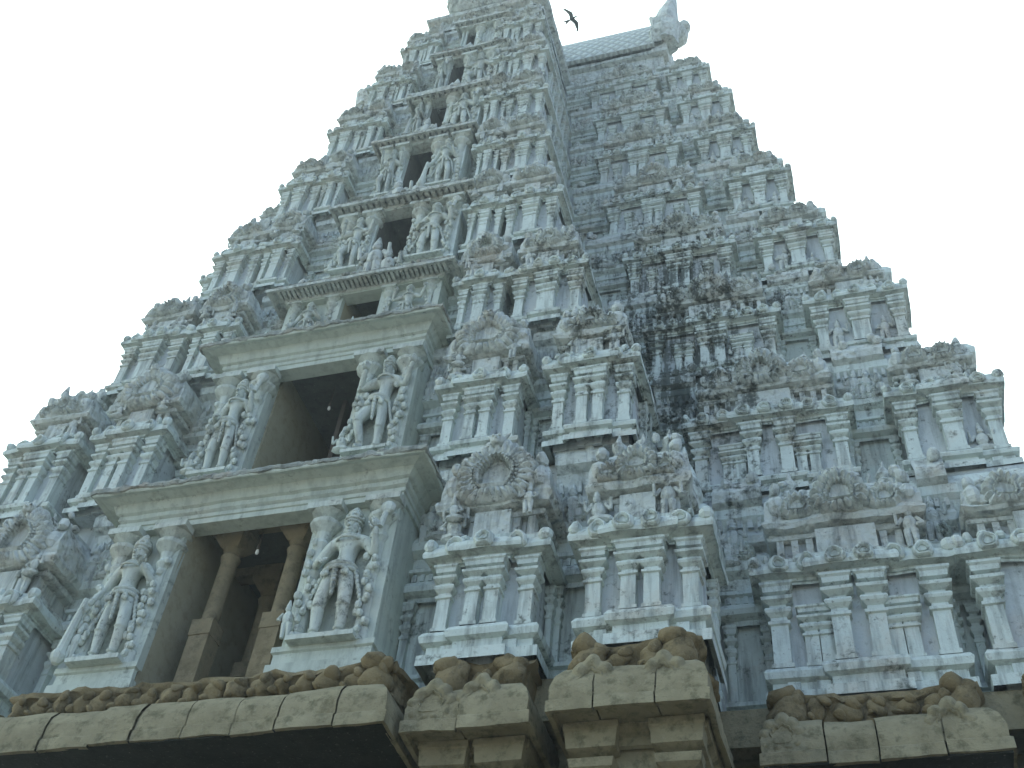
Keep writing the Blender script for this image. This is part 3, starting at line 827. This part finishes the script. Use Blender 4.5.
    for i in range(n):
        c = x0+.55+(x1-x0-1.1)*i/(n-1)
        if idx == 0 and -2.3 < c < 2.5: continue
        w.box(c-.16, c+.16, yw_-.12, yw_+.05, 0.4, LIPZ-.95)
        w.sweep(U(c-.16, c+.16, yw_-.12, yw_+.05), [(0, LIPZ-.95), (.1, LIPZ-.9), (.1, LIPZ-.8), (0, LIPZ-.78), (.0, LIPZ-.7), (.14, LIPZ-.62), (.16, LIPZ-.5), (.02, LIPZ-.48), (.02, LIPZ-.42), (.18, LIPZ-.36), (.2, LIPZ-.12), (.22, LIPZ-.1), (.22, LIPZ+.0), (-.1, LIPZ)], step=9)
    w.sweep(U(x0+.35, x1-.35, yw_, yb+1), [(.06, LIPZ-.3), (.12, LIPZ-.28), (.12, LIPZ-.16), (.2, LIPZ-.12), (.22, LIPZ+.01)], step=.3)
    w.sweep(U(x0+.35, x1-.35, yw_, yb+1), [(.5, -1.6), (.5, -1.1), (.35, -1.05), (.35, -.5), (.45, -.45), (.45, -.2), (.15, -.1), (.1, .3), (-.05, .35)], step=.5)
    bpart('wall', w.jit(.02, 1.5), BLACK if idx in (0, 3, 4, 7) else GRAN)  # door and wing bays get the painted under-cornice shade
# core of the base behind the bays, with the gate passage
m = MB()
m.box(-8.2, -2.2, 15.3, 2*YC-16.3, -1.6, 9.3); m.box(2.2, 8.2, 15.3, 2*YC-16.3, -1.6, 9.3); m.box(-2.3, 2.3, 15.35, 2*YC-15.35, 5.2, 9.6)
m.box(-14.2, -2.25, 16.6, 2*YC-16.4, -1.6, 9.94); m.box(2.25, 15.2, 16.6, 2*YC-16.4, -1.6, 9.94)
bpart('core', m, GRAN)
for bx in ((3.4, 8.2, 14.6, 17, 9.2, 9.93), (-8.2, -3.2, 14.6, 17, 9.2, 9.93), (8.3, 15.2, 15.9, 18, 9.3, 9.93), (-12.6, -8.3, 15.9, 18, 9.3, 9.93)):
    bpart('ledge', MB().box(*bx).jit(.02, 2), GRAN)   # ledge floor under the recesses

# ------------------------------------------------------------------ statues
def body_mesh(pose):
    V = []; E = []; Rd = []
    def j(p, r, par=None):
        V.append(p); Rd.append(r)
        if par is not None: E.append((par, len(V)-1))
        return len(V)-1
    sw = pose.get('sway', .02)
    pel = j((0, 0, .505), .078)
    wa = j((sw, .0, .575), .062, pel); ch = j((sw*1.2, .0, .665), .085, wa); ns = j((sw, 0, .735), .055, ch)
    nk = j((sw*.8, -.008, .785), .032, ns)
    for e, leg in ((-1, pose['legL']), (1, pose['legR'])):
        hp = j((e*.055, 0, .470), .062, pel)
        kn = j(leg[0], .045, hp); cf = j(tuple(leg[0][i]*.6+leg[1][i]*.4+(0, .012, 0)[i] for i in range(3)), .043, kn); an = j(leg[1], .027, cf)
        j((leg[1][0]+e*.025, leg[1][1]-.075, leg[1][2]-.028), .022, an)
    for e, arm in ((-1, pose['armL']), (1, pose['armR'])):
        sh = j((sw+e*.115, 0, .718), .045, ns)
        el = j(arm[0], .033, sh); wr = j(arm[1], .023, el)
        d = (Vector(arm[1])-Vector(arm[0])).normalized()
        pm = j(tuple(Vector(arm[1])+d*.04), .024, wr)
    me = bpy.data.meshes.new('tmp'); me.from_pydata(V, E, [])
    o = bpy.data.objects.new('tmp', me); COL.objects.link(o)
    sk = o.modifiers.new('s', 'SKIN'); sk.use_smooth_shade = True
    for i, r in enumerate(Rd): me.skin_vertices[0].data[i].radius = (r, r*(.85 if i < 4 else 1))
    me.skin_vertices[0].data[0].use_root = True
    su = o.modifiers.new('u', 'SUBSURF'); su.levels = 2; su.render_levels = 2
    dg = bpy.context.evaluated_depsgraph_get()
    ev = o.evaluated_get(dg).to_mesh()
    mb = MB(); mb.v = [tuple(v.co) for v in ev.vertices]; mb.f = [tuple(p.vertices) for p in ev.polygons]
    o.evaluated_get(dg).to_mesh_clear(); bpy.data.objects.remove(o); bpy.data.meshes.remove(me)
    # face
    hx = sw*.7
    mb.ball((hx, -.014, .822), (.050, .052, .062), 14, 10)
    mb.lathe(hx, -.004, [(.048, .845), (.055, .862), (.056, .885), (.050, .92), (.040, .945), (.034, .965), (.012, .992)], 14)
    mb.cone((hx, -.062, .835), (hx, -.078, .808), .008, .013)
    for e in (-1, 1):
        mb.ball((hx+e*.020, -.060, .826), (.011, .008, .007), 7, 5)
        mb.ball((hx+e*.021, -.060, .840), (.015, .008, .004), 7, 4)
        mb.ball((hx+e*.052, -.005, .812), (.010, .018, .026), 7, 5)
        mb.ball((hx+e*.056, -.008, .776), (.015, .015, .018), 7, 5)
    mb.ball((hx, -.063, .791), (.018, .009, .006), 8, 4)
    mb.ball((hx, -.052, .775), (.018, .014, .012), 8, 4)
    # crown rings
    for (z, r) in ((.862, .056), (.885, .060), (.915, .054), (.945, .040)):
        ringband(mb, hx, -.002, z, r, r, .010)
    for i in range(8): mb.ball((hx+.056*math.cos(i*PI/4), .056*math.sin(i*PI/4), .90), (.014, .014, .02), 6, 4)
    # necklaces, belt, armlets, anklets
    ringband(mb, sw, -.008, .742, .070, .060, .012); ringband(mb, sw*1.1, -.018, .712, .088, .075, .011)
    ringband(mb, 0, 0, .525, .098, .082, .020); ringband(mb, 0, 0, .495, .110, .085, .018)
    for e in (-1, 1):      # hanging sash loops
        for q in range(6): mb.ball((e*.055+.03*e*math.sin(q*PI/5), -.078+.006*q*0, .485-.022*math.sin(q*PI/5)-.006*q), (.016, .016, .018), 6, 4)
        for q in range(7): mb.ball((e*(.115+.012*q), -.01, .48-.035*q), (.020-.001*q, .018, .024), 6, 4)
    for q in range(7): mb.ball((0, -.082+.004*q, .49-.028*q), (.026-.002*q, .016, .02), 6, 4)
    for arm, e in ((pose['armL'], -1), (pose['armR'], 1)):
        sh = Vector((sw+e*.115, 0, .718)); el = Vector(arm[0]); p = sh.lerp(el, .45)
        mb.ball(tuple(p), (.045, .042, .018), 8, 4)
        wr = Vector(arm[1]); mb.ball(tuple(wr.lerp(el, .12)), (.030, .030, .016), 8, 4)
        d = (wr-el).normalized(); u = d.orthogonal().normalized(); w = d.cross(u)
        tip = wr+d*.055
        for q in range(4):   # four fingers and a thumb, curled
            off = u*(-.018+.012*q); ln = (.040, .048, .045, .036)[q]
            a = tip+off; b_ = a+d*ln*.55+w*.008; c_ = b_+d*ln*.3+w*.022
            mb.cone(tuple(a-d*.02), tuple(b_), .0085, .0075, 5); mb.cone(tuple(b_), tuple(c_), .0075, .005, 5)
        a = wr+d*.025-u*.02; b_ = a-u*.02+d*.022+w*.01
        mb.cone(tuple(a), tuple(b_), .010, .007, 5); mb.cone(tuple(b_), tuple(b_+d*.02+w*.012), .007, .005, 5)
    for leg in (pose['legL'], pose['legR']):
        k_, a_ = Vector(leg[0]), Vector(leg[1])
        for q in (.1, .8):
            p = k_.lerp(a_, q); mb.ball(tuple(p), (.050 if q < .5 else .040, .050 if q < .5 else .040, .014), 8, 4)
    return mb
def ringband(mb, cx, cy, z, rx, ry, t):
    n = 16; b0 = len(mb.v)
    for i in range(n):
        a = 2*PI*i/n
        for (o, dz) in ((0, -t), (t*.9, 0), (0, t), (-t, 0)):
            mb.v.append((cx+(rx+o)*math.cos(a), cy+(ry+o)*math.sin(a), z+dz))
    for i in range(n):
        i2 = (i+1) % n
        for j in range(4): mb.f.append((b0+i*4+j, b0+i2*4+j, b0+i2*4+(j+1) % 4, b0+i*4+(j+1) % 4))
POSES = {
 'hip': dict(sway=.02, legL=((-.085, -.03, .265), (-.085, .0, .055)), legR=((.085, -.03, .265), (.080, .0, .055)), armL=((-.205, .02, .575), (-.130, -.075, .545)), armR=((.215, -.01, .60), (.225, -.08, .72))),
 'down': dict(sway=-.02, legL=((-.075, -.02, .265), (-.075, .0, .055)), legR=((.105, -.04, .27), (.075, .0, .055)), armL=((-.205, .01, .59), (-.235, -.05, .455)), armR=((.20, .02, .59), (.15, -.085, .66))),
 'dance': dict(sway=.035, legL=((-.13, -.08, .30), (-.07, -.02, .075)), legR=((.075, -.02, .265), (.065, .0, .055)), armL=((-.22, -.03, .655), (-.16, -.10, .74)), armR=((.225, 0, .66), (.30, -.07, .78))),
}
BODY = {}
for k_ in POSES:
    mb = body_mesh(POSES[k_])
    me = bpy.data.meshes.new('guardian_statue'); me.from_pydata(mb.v, [], mb.f)
    me.polygons.foreach_set('use_smooth', [True]*len(me.polygons)); me.materials.append(STAT); BODY[k_] = me
ORD = ['lowest', 'second lowest', 'third', 'fourth', 'fifth', 'sixth', 'seventh', 'eighth']
SEEN = {}
for (t, x0, x1, y, zb, top) in PIERS:
    if t > 6: continue
    right = x0 > 0
    pose = {(0, 1): 'hip', (0, 0): 'down', (1, 1): 'dance', (1, 0): 'hip', (2, 1): 'dance', (2, 0): 'down', (3, 1): 'hip', (3, 0): 'dance', (4, 1): 'down', (4, 0): 'dance', (5, 1): 'hip', (5, 0): 'down', (6, 1): 'dance', (6, 0): 'hip'}[(t, int(right))]
    H = (top-zb)*.97
    act = {'hip': 'with one raised hand', 'down': 'holding a club', 'dance': 'with both arms up'}[pose]
    st = empty('guardian_statue', None, f'crowned figure {act}, on the {"right" if right else "left"} pier of the {ORD[t]} doorway', 'statue', 'stucco figures flanking the doorways', loc=((x0+x1)/2, y-.05, zb))
    ws = min(H, (x1-x0)*1.75)
    b = bpy.data.objects.new('body', BODY[pose]); COL.objects.link(b); b.parent = st; b.scale = (ws*.93, H*.9, H)
    b.location = (0, 0, -.012*H)
    pd = MB(); pw = (x1-x0)*.36
    pd.box(-pw, pw, -.085*H*.9, .1, -.02, .022*H); pd.box(-pw*.9, pw*.9, -.07*H*.9, .1, .02*H, .034*H)
    build('pedestal', pd, STAT, st)
    if pose == 'down':
        c = MB(); c.cone((-.255*ws, -.06*H, .46*H), (-.30*ws, -.05*H, .03*H), .018*H, .034*H, 8); c.ball((-.30*ws, -.05*H, .06*H), (.045*H, .045*H, .06*H))
        build('club', c, STAT, st)
    elif pose == 'hip':
        c = MB(); c.cone((.235*ws, -.08*H, .74*H), (.25*ws, -.06*H, .9*H), .018*H, .018*H, 8); c.ball((.25*ws, -.06*H, .9*H), (.05*H, .03*H, .05*H))
        build('emblem', c, STAT, st)
    if t in (0, 1, 3):
        # attendant creepers and small attendants beside the legs
        g = MB(); rg = random.Random(t*3+right)
        for e in (-1, 1):
            for q in range(10):
                g.ball((e*(.20+.03*math.sin(q*1.7))*ws, -.02*H, (.06+.055*q)*H), (.022*H, .022*H, .028*H), 6, 4)
        g.figure(-.24*ws, -.03*H, .04*H, .22*H, rg)
        build('creeper', g.jit(.01, 5), STAT, st)

# ------------------------------------------------------------------ hanging bulbs
def bulb(loc, label, drop):
    o = empty('hanging_bulb', None, label, 'light bulb', 'bulbs hanging in the doorways', loc=loc)
    c = MB(); c.cone((0, 0, 0), (0, 0, drop), .012, .012); build('cord', c, DARKWOOD, o)
    c = MB(); c.lathe(0, 0, [(.03, 0), (.035, -.02), (.035, -.08), (.03, -.09)], 10); build('socket', c, DARKWOOD, o)
    c = MB(); c.lathe(0, 0, [(.02, -.09), (.03, -.12), (.036, -.15), (.032, -.18), (.018, -.20), (.004, -.205)][::-1], 12); build('glass', c, BULB, o, smooth=60)
bulb((.05, 14.7, 13.45), 'small white bulb hanging between the brown pillars of the lowest doorway', .33)
bulb((-.1, 15.9, 18.6), 'small white bulb hanging in the dark opening of the second lowest doorway', .62)

# ------------------------------------------------------------------ kite
CAMX = 10.4
R3 = Matrix(((0.9581081, 0.1465457, 0.2460756), (0.2736012, -0.7223539, -0.6350962), (0.0846830, 0.6758174, -0.7321883)))
def pxdir(u, v): return (R3 @ Vector((u-512, -(v-384), -1156))).normalized()
bird = empty('kite_bird', None, 'dark bird of prey with spread wings gliding in the white sky above the roof', 'bird')
dist = 50
bird.location = Vector((CAMX, 0, 0))+pxdir(572.5, 18.5)*dist
# wing axis and body axis in world, lying across the view
right = R3 @ Vector((1, 0, 0)); up = R3 @ Vector((0, 1, 0)); fw = R3 @ Vector((0, 0, 1))
wing = (right*.50-up*.86).normalized(); head = (right*.86+up*.50).normalized()
wing = (wing+fw*.12).normalized(); nrm = head.cross(wing).normalized(); head = wing.cross(nrm).normalized()
bird.matrix_world = Matrix.Translation(bird.location) @ Matrix((head, wing, nrm)).transposed().to_4x4() @ Matrix.Scale(.66, 4)
def wingmesh(e):
    m = MB(); n = 16
    secs = []
    for i in range(n+1):
        t = i/n
        y = e*(.06+.78*t)
        le = .10+.10*math.sin(min(t/.45, 1)*PI/2)-.30*max(0, t-.42)**1.15*1.6
        chord = .27*(1-.15*t) if t < .45 else .265-.20*(t-.45)/.55
        te = le-chord-(.035*(i % 2) if t > .5 else .012*(i % 2))
        zz = .10*math.sin(t*PI*.6)
        secs.append((le, te, y, zz))
    for (le, te, y, zz) in secs:
        th = .018*(1-.6*abs(y)/.84)
        m.v += [(le, y, zz), ((le+te)/2+.03, y, zz+th), (te, y, zz+.0), ((le+te)/2+.03, y, zz-th)]
    for i in range(n):
        for j in range(4):
            q = (i*4+j, (i+1)*4+j, (i+1)*4+(j+1) % 4, i*4+(j+1) % 4)
            m.f.append(q)
    m.f.append((0, 1, 2, 3)); m.f.append((n*4, n*4+1, n*4+2, n*4+3))
    # separated finger feathers at the tip
    le, te, y, zz = secs[-1]
    for q in range(5):
        x = le-(le-te)*(q+.5)/5
        m.cone((x, y-e*.12, zz), (x-.02-.035*q, y+e*(.07-.012*abs(q-1)), zz+.02), .016, .008, 5)
    return m
m = MB()
prof = [(.005, -.30), (.03, -.26), (.055, -.15), (.075, -.02), (.07, .10), (.05, .18), (.045, .22), (.05, .26), (.035, .31), (.01, .33)]
for i in range(12):
    a = 2*PI*i/12
    for (r, x) in prof: m.v.append((x, r*math.cos(a), r*.9*math.sin(a)))
for i in range(12):
    for j in range(len(prof)-1):
        L_ = len(prof); i2 = (i+1) % 12; m.f.append((i*L_+j, i2*L_+j, i2*L_+j+1, i*L_+j+1))
build('body', m, FEATH, bird, smooth=60)
for e in (-1, 1): build('wing', wingmesh(e), FEATH, bird)
m = MB()   # forked tail
for (a, b_) in ((-.14, -.04), (-.04, .04), (.04, .14)):
    ln = .34 if abs(a+b_) > .05 else .28
    k0 = len(m.v); m.v += [(-.22, a*.35, .008), (-.22, b_*.35, .008), (-.22-ln, b_, .004), (-.22-ln, a, .004), (-.22, a*.35, -.008), (-.22, b_*.35, -.008), (-.22-ln, b_, -.004), (-.22-ln, a, -.004)]
    m.f += [tuple(k0+i for i in q) for q in ((0,1,2,3),(7,6,5,4),(0,4,5,1),(1,5,6,2),(2,6,7,3),(3,7,4,0))]
build('tail', m, FEATH, bird)
m = MB().cone((.32, 0, 0), (.375, 0, -.02), .018, .004); build('beak', m, BEAK, bird)

# ------------------------------------------------------------------ ground
def groundmat():
    m, nt, b = newmat('sandy_street'); p = worldpos(nt)
    c = mixc(nt, noise_n(nt, p, .35, 8, .65), (.22, .19, .15, 1), (.31, .27, .22, 1))
    nt.links.new(c, b.inputs['Base Color']); b.inputs['Roughness'].default_value = .95
    bump(nt, b, noise_n(nt, p, 5, 8), .5, .05)
    return m
g = MB(); G = 2500
g.v = [(-G, -G, -1.6), (G, -G, -1.6), (G, G, -1.6), (-G, G, -1.6)]; g.f = [(0, 1, 2, 3)]
tag(build('ground', g, groundmat()), kind='structure')

# ------------------------------------------------------------------ sky, sun, camera
W = bpy.data.worlds.new('World'); S.world = W; W.use_nodes = True
nt = W.node_tree; nt.nodes.clear()
out = nt.nodes.new('ShaderNodeOutputWorld')
SUN_EL, SUN_AZ = R_(50), R_(-25)     # behind the tower, to its left; azimuth from +Y
sky = N(nt, 'ShaderNodeTexSky', sky_type='NISHITA', sun_disc=False); sky.sun_elevation = SUN_EL; sky.sun_rotation = SUN_AZ
sky.air_density = 1.; sky.dust_density = 2.5; sky.ozone_density = 1.
bg = N(nt, 'ShaderNodeBackground'); bg.inputs[1].default_value = .15; nt.links.new(sky.outputs[0], bg.inputs[0])
cl = N(nt, 'ShaderNodeBackground'); cl.inputs[0].default_value = (.86, 1.0, .98, 1); cl.inputs[1].default_value = 1.15
tc = N(nt, 'ShaderNodeTexCoord')
cn = noise_n(nt, mapping(nt, tc.outputs['Generated'], (1., 1., 1.6)), 2.2, 7, .58)
sx = N(nt, 'ShaderNodeSeparateXYZ'); nt.links.new(tc.outputs['Generated'], sx.inputs[0])
cov = mth(nt, 'ADD', cn, mth(nt, 'ADD', mth(nt, 'MULTIPLY', sx.outputs['Y'], .34), mth(nt, 'MULTIPLY', sx.outputs['X'], -.42)))
mx = N(nt, 'ShaderNodeMixShader')
nt.links.new(ramp(nt, cov, .46, .62), mx.inputs[0]); nt.links.new(bg.outputs[0], mx.inputs[1]); nt.links.new(cl.outputs[0], mx.inputs[2])
nt.links.new(mx.outputs[0], out.inputs[0])
sl = bpy.data.lights.new('sun', 'SUN'); sl.energy = 1.0; sl.angle = R_(12); sl.color = (1, .96, .9)
so = bpy.data.objects.new('sun', sl); COL.objects.link(so)
sd = Vector((math.sin(SUN_AZ)*math.cos(SUN_EL), math.cos(SUN_AZ)*math.cos(SUN_EL), math.sin(SUN_EL)))
so.rotation_euler = sd.to_track_quat('Z', 'Y').to_euler(); so.location = (-60, 80, 120)

cam = bpy.data.cameras.new('camera'); co = bpy.data.objects.new('camera', cam); COL.objects.link(co)
cam.sensor_width = 36; cam.lens = 36*1156/1024; cam.clip_end = 6000; cam.clip_start = .1
co.matrix_world = Matrix.Translation((CAMX, 0, 0)) @ R3.to_4x4()
S.camera = co
S.view_settings.view_transform = 'Standard'; S.view_settings.look = 'None'; S.view_settings.exposure = 1.3; S.view_settings.gamma = 1
S.render.engine = 'CYCLES'
# thin scattering volume added to imitate lens glare over the tower
hm = bpy.data.materials.new('glare_veil_air'); hm.use_nodes = True; nt = hm.node_tree; nt.nodes.clear()
out = nt.nodes.new('ShaderNodeOutputMaterial'); pv = nt.nodes.new('ShaderNodeVolumePrincipled')
pv.inputs['Density'].default_value = .0019; pv.inputs['Color'].default_value = (.88, .97, 1, 1); pv.inputs['Anisotropy'].default_value = .7
nt.links.new(pv.outputs[0], out.inputs['Volume'])
tag(build('glare_veil', MB().box(-70, 70, -40, 75, -2.6, 80), hm), kind='stuff')
